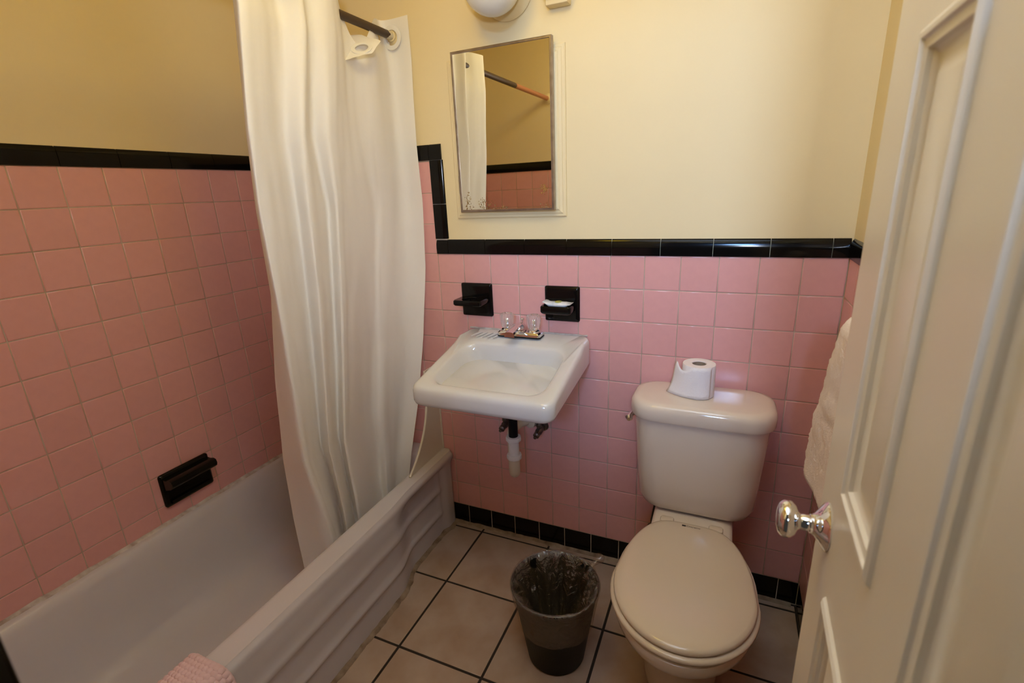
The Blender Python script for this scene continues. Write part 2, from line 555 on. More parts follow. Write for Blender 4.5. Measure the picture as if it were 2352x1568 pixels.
# ------------------------------------------------------------------ bathtub
tub = empty("bathtub", (-1.66, -.75, 0))
tag(tub, "almond enamelled bathtub with ribbed apron along the left wall", "bathtub")
ZR = 0.358
def apron_x(y, z):
    """outer x of the apron: recessed far panel, proud near panel, two soft ribs"""
    prd = sstep(-.30, -.46, y)                     # 0 far, 1 near
    x = lerp(-1.345, -1.303, prd)
    x = lerp(x, -1.332, sstep(-.10, -.05, y))       # end post by the back wall
    rib = lambda c, w_: math.exp(-((z - c) / w_) ** 2)
    zz1 = lerp(.215, .235, prd); zz2 = lerp(.105, .115, prd)
    on = sstep(-.075, -.12, y)
    x += on * 0.008 * (rib(zz1, .013) + rib(zz2, .013))
    x += 0.006 * math.exp(-((y + .105) / .010) ** 2) * sstep(.33, .29, z) * sstep(.06, .12, z)
    # sweep up into the rim
    x = lerp(x, -1.318 + .012 * prd, sstep(.29, .335, z))
    x -= 0.012 * sstep(.335, ZR, z) ** 2
    return x
b = MB(); rings = []
NY = 150
ys = [-.0015 + (YF + .0015) * i / NY for i in range(NY + 1)]
zs = [0.002, .03, .06, .08, .09, .097, .105, .113, .12, .13, .15, .18, .195, .205, .215, .225, .235, .245, .26, .28, .30, .315, .33, .34, .348, .354, ZR]
for y in ys:
    rings.append([(apron_x(y, z) - (0.010 * (1 - sstep(0, .012, -y))), y, z) for z in zs] + [(-1.345, y, ZR + .0015), (-1.375, y, ZR + .001)])
b.loft(rings, False, False, closed=False)
# deck and basin as a loft of rounded rectangles
def ring(x0, x1, y0, y1, r, z): return rrect((x0 + x1) / 2, (y0 + y1) / 2, (x1 - x0) / 2, (y1 - y0) / 2, r, z, 10)
deck = [ring(XL + .002, -1.374, YF + .002, -.002, .004, ZR + .001),
        ring(XL + .022, -1.384, YF + .05, -.07, .03, ZR + .001),
        ring(XL + .030, -1.392, YF + .06, -.08, .05, ZR - .006),
        ring(XL + .040, -1.400, YF + .075, -.09, .07, ZR - .035),
        ring(XL + .062, -1.412, YF + .11, -.105, .09, .20),
        ring(XL + .085, -1.428, YF + .17, -.125, .10, .10),
        ring(XL + .11, -1.445, YF + .23, -.145, .11, .065),
        ring(XL + .15, -1.475, YF + .27, -.18, .11, .05),
        ring(XL + .22, -1.54, YF + .34, -.25, .08, .046)]
b.loft(deck, False, True)
b.obj("tub_body", M_TUB, tub, angle=50)
ragged("caulk_bead", [(XL + .0005, YF + .01 + i * .02, ZR) for i in range(75)], .016, .010, M_CAULKW, tub, 5, (1, 0, 0))
ragged("floor_caulk", [(apron_x(-.01 - i * .012, .01) - .001, -.01 - i * .012, .0005) for i in range(124)], .020, .012, M_CAULK, tub, 11, (1, 0, 0))
b = MB().lathe([(.001, 0), (.028, 0), (.030, .002), (.026, .005), (.001, .006)], (-1.70, -.32, .0465), (0, 0, 1), 24)
b.obj("tub_drain", M_CHROME, tub)

# ------------------------------------------------------------------ shower rod, curtain, guard
RX, RZ = -1.414, 1.923
rod = empty("shower_curtain_rod", (RX, -.75, RZ))
tag(rod, "dark rusty shower curtain rod with flaking paint at its wall ends", "curtain rod")
MB().tube([(RX, YF + .004, RZ), (RX, -.6, RZ), (RX, -.004, RZ)], .0125, 20).obj("rod_tube", M_ROD, rod)
for y, a in ((-.0005, -1), (YF + .0005, 1)):
    MB().lathe([(.001, 0), (.028, 0), (.029, .003), (.020, .007), (.0165, .010), (.0165, .016), (.013, .017)], (RX, y, RZ), (0, a, 0), 28).obj("wall_flange", M_WALL, rod)

CT = [(1.98, [(-1.465, -0.58), (-1.381, -0.64), (-1.395, -0.565), (-1.435, -0.482), (-1.37, -0.465), (-1.395, -0.412), (-1.37, -0.359), (-1.388, -0.3), (-1.427, -0.228), (-1.415, -0.122), (-1.45, -0.016), (-1.343, -0.014)]),
      (1.84, [(-1.465, -0.593), (-1.38, -0.648), (-1.392, -0.575), (-1.416, -0.496), (-1.374, -0.462), (-1.396, -0.413), (-1.373, -0.366), (-1.391, -0.302), (-1.423, -0.227), (-1.405, -0.132), (-1.425, -0.018), (-1.343, -0.014)]),
      (1.58, [(-1.486, -0.605), (-1.401, -0.665), (-1.416, -0.595), (-1.452, -0.511), (-1.394, -0.496), (-1.438, -0.42), (-1.394, -0.398), (-1.416, -0.314), (-1.438, -0.215), (-1.425, -0.133), (-1.423, -0.025), (-1.353, -0.014)]),
      (1.38, [(-1.505, -0.603), (-1.418, -0.664), (-1.433, -0.591), (-1.47, -0.495), (-1.411, -0.5), (-1.456, -0.385), (-1.411, -0.388), (-1.433, -0.315), (-1.456, -0.175), (-1.443, -0.115), (-1.425, -0.014), (-1.35, -0.014)]),
      (1.14, [(-1.519, -0.594), (-1.432, -0.652), (-1.447, -0.59), (-1.485, -0.497), (-1.425, -0.501), (-1.47, -0.402), (-1.425, -0.407), (-1.447, -0.338), (-1.47, -0.201), (-1.457, -0.144), (-1.429, -0.043), (-1.363, -0.016)]),
      (0.88, [(-1.55, -0.61), (-1.444, -0.647), (-1.459, -0.592), (-1.496, -0.507), (-1.44, -0.517), (-1.481, -0.424), (-1.44, -0.433), (-1.462, -0.367), (-1.493, -0.222), (-1.472, -0.175), (-1.444, -0.075), (-1.383, -0.045)]),
      (0.62, [(-1.557, -0.632), (-1.451, -0.646), (-1.466, -0.599), (-1.503, -0.525), (-1.443, -0.544), (-1.488, -0.459), (-1.443, -0.475), (-1.466, -0.408), (-1.503, -0.269), (-1.474, -0.223), (-1.464, -0.117), (-1.41, -0.081)]),
      (0.4, [(-1.559, -0.636), (-1.451, -0.612), (-1.468, -0.563), (-1.511, -0.49), (-1.442, -0.53), (-1.494, -0.442), (-1.442, -0.468), (-1.468, -0.399), (-1.511, -0.262), (-1.477, -0.242), (-1.477, -0.168), (-1.43, -0.143)]),
      (0.22, [(-1.55, -0.64), (-1.445, -0.596), (-1.47, -0.54), (-1.504, -0.485), (-1.445, -0.526), (-1.487, -0.443), (-1.445, -0.465), (-1.47, -0.4), (-1.504, -0.276), (-1.48, -0.26), (-1.49, -0.19), (-1.46, -0.16)])]
cur = empty("shower_curtain", (-1.41, -.35, .22))
tag(cur, "cream fabric shower curtain bunched on the rod over the bathtub", "curtain")
NS = 220
zlev = [c[0] for c in CT]
def curtain_row(z):
    for i in range(len(CT) - 1):
        if CT[i][0] >= z >= CT[i + 1][0]:
            t = (CT[i][0] - z) / (CT[i][0] - CT[i + 1][0])
            i0 = max(i - 1, 0); i3 = min(i + 2, len(CT) - 1)
            out = []
            for k in range(12):
                pt = []
                for a in range(2):
                    p1 = CT[i][1][k][a]; p2 = CT[i + 1][1][k][a]
                    tt = t
                    pt.append(lerp(p1, p2, tt))
                out.append(pt)
            return out
def top_drop(u):
    # the slipped ring lets the top edge sag between the bunch and the wall
    return 0.115 * math.exp(-((u - .765) / .060) ** 2)
rings = []; NZ = 110
for i in range(NZ + 1):
    row = []
    v = i / NZ
    for j in range(NS + 1):
        u = j / NS
        zt = 1.975 - top_drop(u)
        z = lerp(zt, .13, v)
        row.append((u, z))
    rings.append(row)
verts = []; 
rowcache = {}
for row in rings:
    for u, z in row:
        key = round(z, 4)
        if key not in rowcache: rowcache[key] = curtain_row(min(max(z, .2201), 1.979))
        x, y = catmull(rowcache[key], u)
        wob = 0.004 * noise.noise(Vector((u * 14, z * 1.6, 1.0))) + 0.0025 * noise.noise(Vector((u * 30, z * 5, 4.0)))
        verts.append((x + wob, min(y, -.007), z))
faces = []
for i in range(NZ):
    for j in range(NS):
        a = i * (NS + 1) + j
        c = [(verts[a][k] + verts[a + 1][k] + verts[a + NS + 1][k] + verts[a + NS + 2][k]) / 4 for k in range(3)]
        # eyelet hole at the wall end, where the rod passes through
        if j > NS * .86 and math.hypot(c[0] - (RX + .004), c[2] - (RZ - .007)) < .024:
            continue
        faces.append((a, a + 1, a + NS + 2, a + NS + 1))
cs = mk("curtain_sheet", verts, faces, M_CURT, cur, angle=0)
def annulus(center, nrm, r0, r1, th, name):
    MB().lathe([(r0, -th), (r1, -th), (r1 + .0006, 0), (r1, th), (r0 + .002, th * 1.5), (r0, th), (r0, -th)], center, nrm, 40).obj(name, M_CURT, cur)
b = MB()
def ringmesh(center, nrm, r0, r1, th, name):
    ax = Vector(nrm).normalized()
    a = Vector((0, 0, 1)); e1 = ax.cross(a).normalized(); e2 = ax.cross(e1)
    rr = []
    for r, d in ((r0, -th), (r0, th), ((r0 + r1) / 2, th * 1.8), (r1, th), (r1, -th)):
        rr.append([Vector(center) + ax * d + (e1 * math.cos(t) + e2 * math.sin(t)) * r for t in [k * 2 * math.pi / 40 for k in range(40)]])
    rr.append(rr[0])
    MB().loft(rr).obj(name, M_CURT, cur)
ringmesh((RX + .004, -.020, RZ - .007), (0, -1, 0), .0235, .037, .0015, "eyelet_ring")
# free flap carrying the slipped eyelet, hanging like a small awning below the rod
c0 = Vector((-1.390, -.211, 1.842))
f1 = Vector((.917, .398, 0)).normalized()
f2 = Vector((-.62, .75, .2)).normalized() * .83 + Vector((0, 0, 1)) * .56
f2 = (f2 - f1 * f2.dot(f1)).normalized(); f3 = f1.cross(f2)
poly = [(-.048, .079), (-.014, .085), (.058, .031), (.032, -.023), (0, -.050), (-.045, -.056)]
def flap_edge(t):
    dx, dy = math.cos(t), math.sin(t)
    best = .05
    for i in range(len(poly)):
        ax_, ay_ = poly[i]; bx_, by_ = poly[(i + 1) % len(poly)]
        ex, ey = bx_ - ax_, by_ - ay_
        den = dx * ey - dy * ex
        if abs(den) < 1e-9: continue
        r_ = (ax_ * ey - ay_ * ex) / den; q_ = (ax_ * dy - ay_ * dx) / den
        if r_ > 0 and -1e-6 <= q_ <= 1 + 1e-6: best = r_
    return best
rr = []
for k_ in range(6):
    ring_ = []
    for t in [k * 2 * math.pi / 48 for k in range(48)]:
        r_ = lerp(.0215, flap_edge(t), k_ / 5)
        sag = -.10 * (r_ * math.cos(t)) ** 2 * 6 + .004 * math.sin(3 * t) * k_ / 5
        ring_.append(c0 + f1 * (r_ * math.cos(t)) + f2 * (r_ * math.sin(t)) + f3 * sag)
    rr.append(ring_)
MB().loft(rr).obj("eyelet_flap", M_CURT, cur, angle=0)
ringmesh(c0 + f3 * .001, f3, .0205, .033, .0012, "eyelet_ring")

guard = tag(MB().obj("splash_guard", M_GUARD) if False else None, "", "") if False else None
b = MB(); prof = []
for i in range(15):
    t = i / 14
    z = lerp(ZR + .002, .74, t)
    prof.append((-.085 - .165 * (1 - t) ** 3, z))
rings = []
for dx in (-.0025, .0025):
    rings.append([(-1.368 + dx, -.003, ZR + .002)] + [(-1.368 + dx, y, z) for y, z in prof] + [(-1.368 + dx, -.003, .74)])
b.loft(rings, True, True)
tubep = [(-1.368, y, z) for y, z in prof]
b.tube(tubep, .005, 8)
b.tube([(-1.368, -.004, ZR + .004), (-1.368, -.004, .74)], .006, 8)
g = b.obj("splash_guard", M_GUARD, angle=40)
tag(g, "curved ivory plastic splash guard on the bathtub rim corner", "splash guard")

# ------------------------------------------------------------------ wall washbasin
SX = -0.955
sink = empty("wall_washbasin", (SX, -.2, .70))
tag(sink, "white porcelain wall-hung washbasin with chrome faucet", "sink")
def ztop(y):
    if y > -.105: return .908
    if y > -.135: return lerp(.908, .893, sstep(-.105, -.135, y))
    return lerp(.893, .829, (-.135 - y) / (.43 - .135))
def zbot(y):
    return lerp(.812, .768, min(1, -y / .42))
def srect(x0, x1, y0, y1, r, zf, k=10):
    # rounded rectangle with straight runs subdivided so sloping edges follow ztop
    base = rrect((x0 + x1) / 2, (y0 + y1) / 2, (x1 - x0) / 2, (y1 - y0) / 2, r, 0, k)
    pts = []
    n = len(base)
    for i in range(n):
        a = Vector(base[i]); c = Vector(base[(i + 1) % n])
        pts.append(a)
        if i % (k + 1) == k:
            for q in range(1, 16):
                pts.append(a.lerp(c, q / 16))
    return [(p.x, p.y, zf(p.y)) for p in pts]
X0, X1, Y0, Y1 = SX - .2375, SX + .2375, -.432, -.002
b = MB()
und = lambda y: zbot(y)
rings = [srect(X0 + .06, X1 - .06, Y0 + .06, Y1 - .01, .05, lambda y: zbot(y) + .035),
         srect(X0 + .022, X1 - .022, Y0 + .022, Y1 - .001, .030, lambda y: zbot(y) + .004),
         srect(X0 + .010, X1 - .010, Y0 + .010, Y1, .034, lambda y: zbot(y)),
         srect(X0 + .003, X1 - .003, Y0 + .003, Y1, .036, lambda y: zbot(y) + .006),
         srect(X0, X1, Y0, Y1, .036, lambda y: zbot(y) + .016),
         srect(X0, X1, Y0, Y1, .036, lambda y: ztop(y) - .018),
         srect(X0 + .002, X1 - .002, Y0 + .002, Y1, .035, lambda y: ztop(y) - .008),
         srect(X0 + .007, X1 - .007, Y0 + .007, Y1, .032, lambda y: ztop(y) - .002),
         srect(X0 + .014, X1 - .014, Y0 + .014, Y1 - .001, .028, lambda y: ztop(y)),
         srect(X0 + .036, X1 - .036, Y0 + .034, -.122, .050, lambda y: ztop(y) - .0005),
         srect(X0 + .043, X1 - .043, Y0 + .040, -.128, .054, lambda y: ztop(y) - .003),
         srect(X0 + .048, X1 - .048, Y0 + .045, -.132, .057, lambda y: ztop(y) - .007)]
for i in range(1, 19):
    t = i / 18
    dpt = 1 - (1 - t) ** 2.7
    q = t ** 1.25
    rings.append(srect(lerp(X0 + .050, SX - .032, q), lerp(X1 - .050, SX + .032, q), lerp(Y0 + .047, -.193, q), lerp(-.133, -.129, q), lerp(.058, .0315, q) if t > .75 else lerp(.058, .075, q),
                       lambda y, d_=dpt: lerp(ztop(y) - .009, .738, d_)))
b.loft(rings, True, True)
# underside of the bowl
ub = [srect(SX - .17, SX + .17, -.36, -.06, .08, lambda y: .80), srect(SX - .15, SX + .15, -.33, -.08, .08, lambda y: .745),
      srect(SX - .10, SX + .10, -.27, -.11, .07, lambda y: .71), srect(SX - .04, SX + .04, -.22, -.15, .034, lambda y: .698)]
b.loft(list(reversed(ub)), True, False)
b.obj("basin", M_SINK, sink, angle=60)
for k in range(5):
    x = SX - .178 + k * .022
    MB().tube([(x + .012, -.045, .9082), (x + .004, -.075, .9086), (x - .004, -.105, .9080)], [.002, .0038, .002], 8).obj("soap_ridge", M_SINK, sink)
MB().tube([(X0 + i * .02, -.003, .910 + .002 * noise.noise(Vector((i * .7, 0, 0)))) for i in range(24)], .0035, 8).obj("wall_caulk", M_CAULKW, sink)
dr = MB().lathe([(.001, 0), (.030, 0), (.031, .003), (.026, .0045), (.001, .0045)], (SX, -.161, .7385), (0, 0, 1), 28).obj("drain_flange", M_CHROME, sink)
MB().lathe([(.001, 0), (.012, 0), (.012, .008), (.021, .010), (.023, .014), (.019, .018), (.001, .019)], (SX, -.161, .7435), (0, 0, 1), 28).obj("drain_stopper", M_CHROME, dr)
# faucet
FX = -0.962; FZ = .9085
fau = empty("faucet", (FX, -.055, FZ)); attach(fau, sink)
fb = MB()
def frect(ins, z): return rrect(FX, -.056, .081 - ins, .027 - ins * .8, .008, z, 4)
fb.loft([frect(0, FZ), frect(0, FZ + .004)], True, True)
fb.obj("base_gasket", M_BLKP, fau)
fb = MB()
fb.loft([frect(.001, FZ + .004), frect(.001, FZ + .014), frect(.006, FZ + .019), frect(.012, FZ + .020)], True, True)
fb.obj("base_plate", M_CHROME, fau)
sp = MB(); rings = []
for (y, zc, hw, hh) in ((-.030, FZ + .018, .012, .008), (-.040, FZ + .026, .020, .012), (-.056, FZ + .036, .021, .013), (-.080, FZ + .040, .020, .012), (-.110, FZ + .038, .019, .010), (-.140, FZ + .034, .0185, .009), (-.155, FZ + .031, .018, .009)):
    rings.append([(FX + hw * c, y, zc + hh * s_) for c, s_ in ((-1, -1), (1, -1), (1, .1), (.8, .7), (.35, 1), (-.35, 1), (-.8, .7), (-1, .1))])
sp.loft(rings, True, True)
sp.box(FX - .019, FX + .019, -.075, -.035, FZ + .015, FZ + .030)
sp.obj("spout", M_CHROME, fau, angle=30)
MB().lathe([(.0022, 0), (.0022, .020), (.0035, .022), (.0065, .026), (.0065, .030), (.003, .032)], (FX, -.036, FZ + .030), (0, 0, 1), 16).obj("lift_rod", M_CHROME, fau)
for s_ in (-1, 1):
    hx = FX + s_ * .0508
    MB().lathe([(.022, 0), (.022, .004), (.015, .010), (.011, .013)], (hx, -.056, FZ + .019), (0, 0, 1), 28).obj("handle_collar", M_CHROME, fau)
    MB().lathe([(.0175, 0), (.0200, .006), (.0225, .018), (.0240, .030), (.0240, .042), (.0225, .047), (.018, .050), (.001, .0502)], (hx, -.056, FZ + .030), (0, 0, 1), 72, flute=14, famp=.06).obj("handle", M_ACR, fau, angle=80)
    MB().lathe([(.006, 0), (.006, .030), (.003, .034)], (hx, -.056, FZ + .029), (0, 0, 1), 12).obj("handle_core", M_CHROME, fau)
# drain trap
TX, TY = -.950, -.185
trap = empty("drain_trap", (TX, TY, .55)); attach(trap, sink)
MB().tube([(TX, TY, .712), (TX, TY, .575)], .0165, 20).obj("tailpiece", M_BLKP, trap)
def nut(z, name, mt):
    MB().lathe([(.018, 0), (.0255, .001), (.0265, .004), (.0265, .014), (.0255, .017), (.020, .018)], (TX, TY, z), (0, 0, 1), 36, flute=9, famp=.02).obj(name, mt, trap)
nut(.560, "slip_nut", M_WHITEP)
MB().tube([(TX, TY, .562), (TX, TY, .502)], .0185, 20).obj("trap_inlet", M_WHITEP, trap)
nut(.490, "slip_nut", M_WHITEP)
JX = TX - .043
up_ = [(TX, TY, .495), (TX, TY, .455)]
for i in range(1, 13):
    a = math.pi * i / 12
    up_.append((lerp(TX, JX, (1 - math.cos(a)) / 2), TY + .0425 - .0425 * math.cos(a), .455 - .042 * math.sin(a)))
up_ += [(JX, TY + .085, .50), (JX, TY + .085, .54), (JX + .004, TY + .095, .562), (JX + .020, TY + .125, .570), (-.935, -.012, .572)]
MB().tube(up_, .0195, 18).obj("u_bend", M_IVORY, trap)
MB().lathe([(.020, 0), (.0265, .002), (.0265, .016), (.020, .018)], (-.945, -.052, .572), (.25, 1, 0), 32, flute=8, famp=.03).obj("slip_nut", M_IVORY, trap)
MB().lathe([(.024, 0), (.036, .004), (.040, .013), (.040, .015), (.02, .015)], (-.934, -.016, .572), (0, 1, 0), 28).obj("wall_escutcheon", M_BRASS, trap)

def valve(x, z, label, side):
    v = empty("shutoff_valve", (x, -.05, z)); tag(v, label, "valve")
    MB().lathe([(.020, 0), (.022, .004), (.010, .008)], (x, -.0006, z), (0, -1, 0), 20).obj("wall_plate", M_BRASS, v)
    MB().tube([(x, -.004, z), (x, -.035, z)], .0085, 12).obj("stub_pipe", M_BRASS, v)
    MB().lathe([(.011, 0), (.014, .004), (.014, .026), (.011, .030), (.008, .038), (.012, .042), (.012, .052), (.006, .056), (.006, .066)], (x, -.030, z), (0, -1, -.12), 16, flute=6, famp=.05).obj("valve_body", M_BRASS, v)
    MB().lathe([(.008, 0), (.010, .004), (.010, .014), (.008, .018)], (x, -.050, z + .012), (0, 0, 1), 6).obj("compression_nut", M_BRASS, v)
    MB().tube([(x, -.050, z + .028), (x, -.050, z + .10), (x + side * .006, -.052, .72), (x + side * .004, -.055, .80)], .0058, 10).obj("supply_tube", M_RUBBER, v)
valve(-1.045, .545, "tarnished shutoff valve under the sink, left of the drain trap", 1)
valve(-.905, .540, "tarnished shutoff valve under the sink, right of the drain trap", -1)

# ------------------------------------------------------------------ ceramic holders
def plate(b, x0, x1, z0, z1, wall='back'):
    r_ = .006
    rr = []
    for ins, d in ((0, .0005), (0, -.006), (.003, -.010), (.010, -.0125)):
        cx, cz = (x0 + x1) / 2, (z0 + z1) / 2
        pts = rrect(cx, cz, (x1 - x0) / 2 - ins, (z1 - z0) / 2 - ins, r_, 0, 3)
        rr.append([(p[0], d, p[1]) for p in pts])
    rr = [list(reversed(r)) for r in rr]
    b.loft(rr, True, True)
    return b
cup = empty("cup_holder", (-1.155, 0, 1.02)); tag(cup, "black ceramic tumbler and toothbrush holder above the sink, nearer the curtain", "cup holder")
plate(MB(), -1.218, -1.092, .958, 1.082).obj("back_plate", M_BLACK, cup)
def shelf_ring(x0, x1, y0, y1, r, z): return rrect((x0 + x1) / 2, (y0 + y1) / 2, (x1 - x0) / 2, (y1 - y0) / 2, r, z, 5)
b = MB()
# slab with a round hole: outer rounded rect loft plus inner well
CN = 24
outer = lambda ins, z: shelf_ring(-1.214 + ins, -1.100 - ins, -.088 + ins, -.008, .010, z)
hole = lambda r, z: [(-1.160 + r * math.cos(2 * math.pi * k / CN + .13), -.050 + r * math.sin(2 * math.pi * k / CN + .13), z) for k in range(CN)]
b.loft([hole(.029, 1.012), outer(.003, 1.012), outer(0, 1.016), outer(0, 1.028), outer(.003, 1.032), hole(.031, 1.032), hole(.029, 1.030), hole(.029, 1.012)])
b.obj("ring_shelf", M_BLACK, cup)
dish = empty("soap_dish", (-.822, 0, 1.02)); tag(dish, "black ceramic soap dish on pink tiles above the sink, holding a wrapped soap", "soap dish")
plate(MB(), -.885, -.760, .958, 1.082).obj("back_plate", M_BLACK, dish)
b = MB()
o2 = lambda ins, z: shelf_ring(-.882 + ins, -.772 - ins, -.072 + ins, -.008, .010, z)
b.loft([o2(.006, .996), o2(.002, .999), o2(0, 1.004), o2(0, 1.020), o2(.003, 1.024), o2(.008, 1.023), o2(.012, 1.015), o2(.02, 1.013)], True, True)
b.obj("dish_shelf", M_BLACK, dish)
b = MB(); rings = []
for i in range(15):
    t = i / 14
    x = lerp(-.875, -.777, t)
    f = sstep(0, .22, t) * sstep(1, .78, t)
    hy = lerp(.024, .019, f); hz = lerp(.0012, .0095, f)
    lift = .010 * (1 - f) if t < .5 else .004 * (1 - f)
    rings.append([(x, -.040 + hy * math.cos(a), 1.0265 + lift + hz * math.sin(a) + .001 * noise.noise(Vector((t * 9, a * 3, 0)))) for a in [k * 2 * math.pi / 20 for k in range(20)]])
soap = empty("wrapped_soap", (-.826, -.04, 1.016)); tag(soap, "small soap in a white printed wrapper on the black dish", "soap")
b.loft(rings, True, True).obj("soap_wrapper", M_SOAP, soap)
MB().lathe([(.001, 0), (.013, .0), (.010, .001), (.001, .0014)], (-.824, -.042, 1.0355), (0, -.1, 1), 18).obj("wrapper_print", M_SOAPY, soap)

# tub soap dish with grip bar, on the left wall
td = empty("tub_soap_dish", (XL, -.68, .475)); tag(td, "black ceramic soap dish with grab rail on the tiles above the bathtub", "soap dish")
b = MB(); rr = []
for ins, d in ((0, .0005), (0, .007), (.003, .011), (.010, .0135)):
    rr.append([(XL + d, p[0], p[1]) for p in rrect(-.681, .476, .087 - ins, .061 - ins, .008, 0, 3)])
b.loft(rr, True, True).obj("back_plate", M_BLACK, td)
b = MB()
prof = [(.010, .525), (.030, .523), (.050, .527), (.060, .524), (.064, .512), (.060, .500), (.048, .492), (.010, .482)]
b.loft([[(XL + dx, y, z) for dx, z in prof] for y in (-.762, -.757, -.605, -.600)], True, True).obj("grip_shelf", M_BLACK, td)
b = MB().loft([[(XL + dx, y, z) for dx, z in ((.010, .440), (.020, .438), (.022, .430), (.010, .424))] for y in (-.752, -.612)], True, True).obj("lower_lip", M_BLACK, td)

# ------------------------------------------------------------------ medicine cabinet
mc = empty("medicine_cabinet", (-1.008, 0, 1.57)); tag(mc, "steel framed mirror cabinet set in the wall above the sink", "mirror cabinet")
fr = MB()
def wring(x0, x1, z0, z1, d): return [(x0, -d, z0), (x1, -d, z0), (x1, -d, z1), (x0, -d, z1)]
FX0, FX1, FZ0, FZ1 = -1.214, -.804, 1.315, 1.822
pr_ = [(0, -.004), (0, .002), (.003, .004), (.010, .0045), (.012, .007), (.020, .0085), (.024, .012), (.032, .013), (.040, .012), (.040, -.004)]
fr.loft([wring(FX0 + i, FX1 - i, FZ0 + i, FZ1 - i, d) for i, d in pr_])
fr.obj("wall_frame", M_WALL, mc, smooth=False)
MB().box(FX0 + .035, FX1 - .035, -.006, .003, FZ0 + .035, FZ1 - .035).obj("cabinet_back", M_WALL, mc, smooth=False)
MA = 0.0135
mx0 = Vector((-1.183, -.030, 0)); mdir = Vector((math.cos(MA), -math.sin(MA), 0)); mn = Vector((-math.sin(MA), -math.cos(MA), 0))
def mp(a, z, d): 
    q = mx0 + mdir * a + mn * d
    return (q.x, q.y, z)
MW, MZ0, MZ1 = .348, 1.338, 1.8395
def mring(i, d): return [mp(i, MZ0 + i, d), mp(MW - i, MZ0 + i, d), mp(MW - i, MZ1 - i, d), mp(i, MZ1 - i, d)]
MB().loft([mring(.001, -.016), mring(0, -.014), mring(0, .0005), mring(.002, .002), mring(.0065, .002), mring(.008, .0005), mring(.008, -.004)], True, False).obj("mirror_frame", M_STEEL, mc, smooth=False)
mirror = mk("mirror_pane", mring(.007, 0), [(0, 1, 2, 3)], M_MIRROR, mc, smooth=False)
MB().box(-1.19, -1.178, -.020, -.004, 1.40, 1.46).obj("hinge_block", M_STEEL, mc)
# worn silvering along the lower edge: small flakes of corroded backing showing
fb = MB(); random.seed(3)
for (ca, cz, n, sa, sz) in ((.030, .030, 34, .006, .016), (.032, .012, 14, .010, .005), (.088, .016, 40, .009, .011), (.110, .010, 34, .014, .009), (.165, .003, 22, .013, .003), (.318, .006, 14, .008, .005)):
    for i in range(n):
        a = ca + random.gauss(0, sa); z = MZ0 + .008 + abs(cz + random.gauss(0, sz))
        if not .009 < a < MW - .009: continue
        s1 = random.uniform(.0006, .0018); s2 = random.uniform(.0008, .0034)
        t0 = random.random() * 3
        fb.add([mp(a + s1 * math.cos(t0 + k * 1.26), z + s2 * math.sin(t0 + k * 1.26), .0006) for k in range(5)], [(0, 1, 2, 3, 4)])
fl_ = fb.obj("tarnish_flecks", M_SPOT, mc, smooth=False); fl_["kind"] = "stuff"
fb = MB()
for i in range(34):
    a = .312 + random.gauss(0, .006); z = MZ0 + .068 + random.gauss(0, .007)
    s1 = random.uniform(.001, .0035)
    fb.add([mp(a + s1 * math.cos(k * 1.26 + i), z + s1 * math.sin(k * 1.26 + i), .0006 + i * 1e-6) for k in range(5)], [(0, 1, 2, 3, 4)])
fo_ = fb.obj("rust_stain", M_RUST, mc, smooth=False)

# ------------------------------------------------------------------ lamp and box
lamp = empty("wall_lamp", (-.975, 0, 1.99)); tag(lamp, "round milk glass wall lamp above the mirror, switched off", "lamp")
MB().lathe([(.001, 0), (.080, 0), (.082, .006), (.072, .018), (.052, .032), (.048, .045), (.001, .046)], (-.985, .003, 1.985), (0, -1, 0), 40).obj("lamp_base", M_WALL, lamp)
pf = [(.046, .030)]
for i in range(1, 18):
    a = math.radians(-52 + 142 * i / 17)
    pf.append((.086 * math.cos(a), .118 + .086 * math.sin(a)))
MB().lathe(pf, (-.985, .003, 1.975), (0, -1, 0), 48).obj("glass_globe", M_GLOBE, lamp)
bx = empty("junction_box", (-.815, 0, 1.96)); tag(bx, "cream painted surface box on the wall beside the lamp", "box")
MB().rbox(-.853, -.785, -.034, .003, 1.915, 2.02, .003).obj("box_body", M_WALL, bx)
MB().rbox(-.857, -.781, -.042, -.0345, 1.930, 2.024, .002).obj("cover_plate", M_WALL, bx)
MB().lathe([(.004, 0), (.004, .001), (.002, .0022)], (-.822, -.0423, 1.942), (0, -1, 0), 12).obj("cover_screw", M_STEEL, bx)

# ceiling lamp (lit, above the frame)
M_LIT = bpy.data.materials.new("lit_globe"); M_LIT.use_nodes = True
_nt = M_LIT.node_tree; _nt.nodes.clear()
_o = _nt.nodes.new("ShaderNodeOutputMaterial"); _e = _nt.nodes.new("ShaderNodeEmission")
_e.inputs[0].default_value = (*LAMP_COLOR, 1); _e.inputs[1].default_value = LAMP_POWER
_nt.links.new(_e.outputs[0], _o.inputs[0])
cl = empty("ceiling_lamp", (-.90, -.79, ZC)); tag(cl, "lit warm globe lamp on the bathroom ceiling", "lamp")
MB().lathe([(.001, 0), (.075, 0), (.075, .012), (.055, .030), (.014, .040), (.014, .155), (.045, .160), (.045, .175), (.001, .176)], (-.90, -.79, ZC - .0005), (0, 0, -1), 32).obj("lamp_canopy", M_CEIL, cl)
pf = [(.088 * math.sin(math.radians(a)), .245 - .088 * math.cos(math.radians(a))) for a in range(12, 181, 12)]
MB().lathe(pf, (-.90, -.79, ZC), (0, 0, -1), 32).obj("lamp_globe", M_LIT, cl)

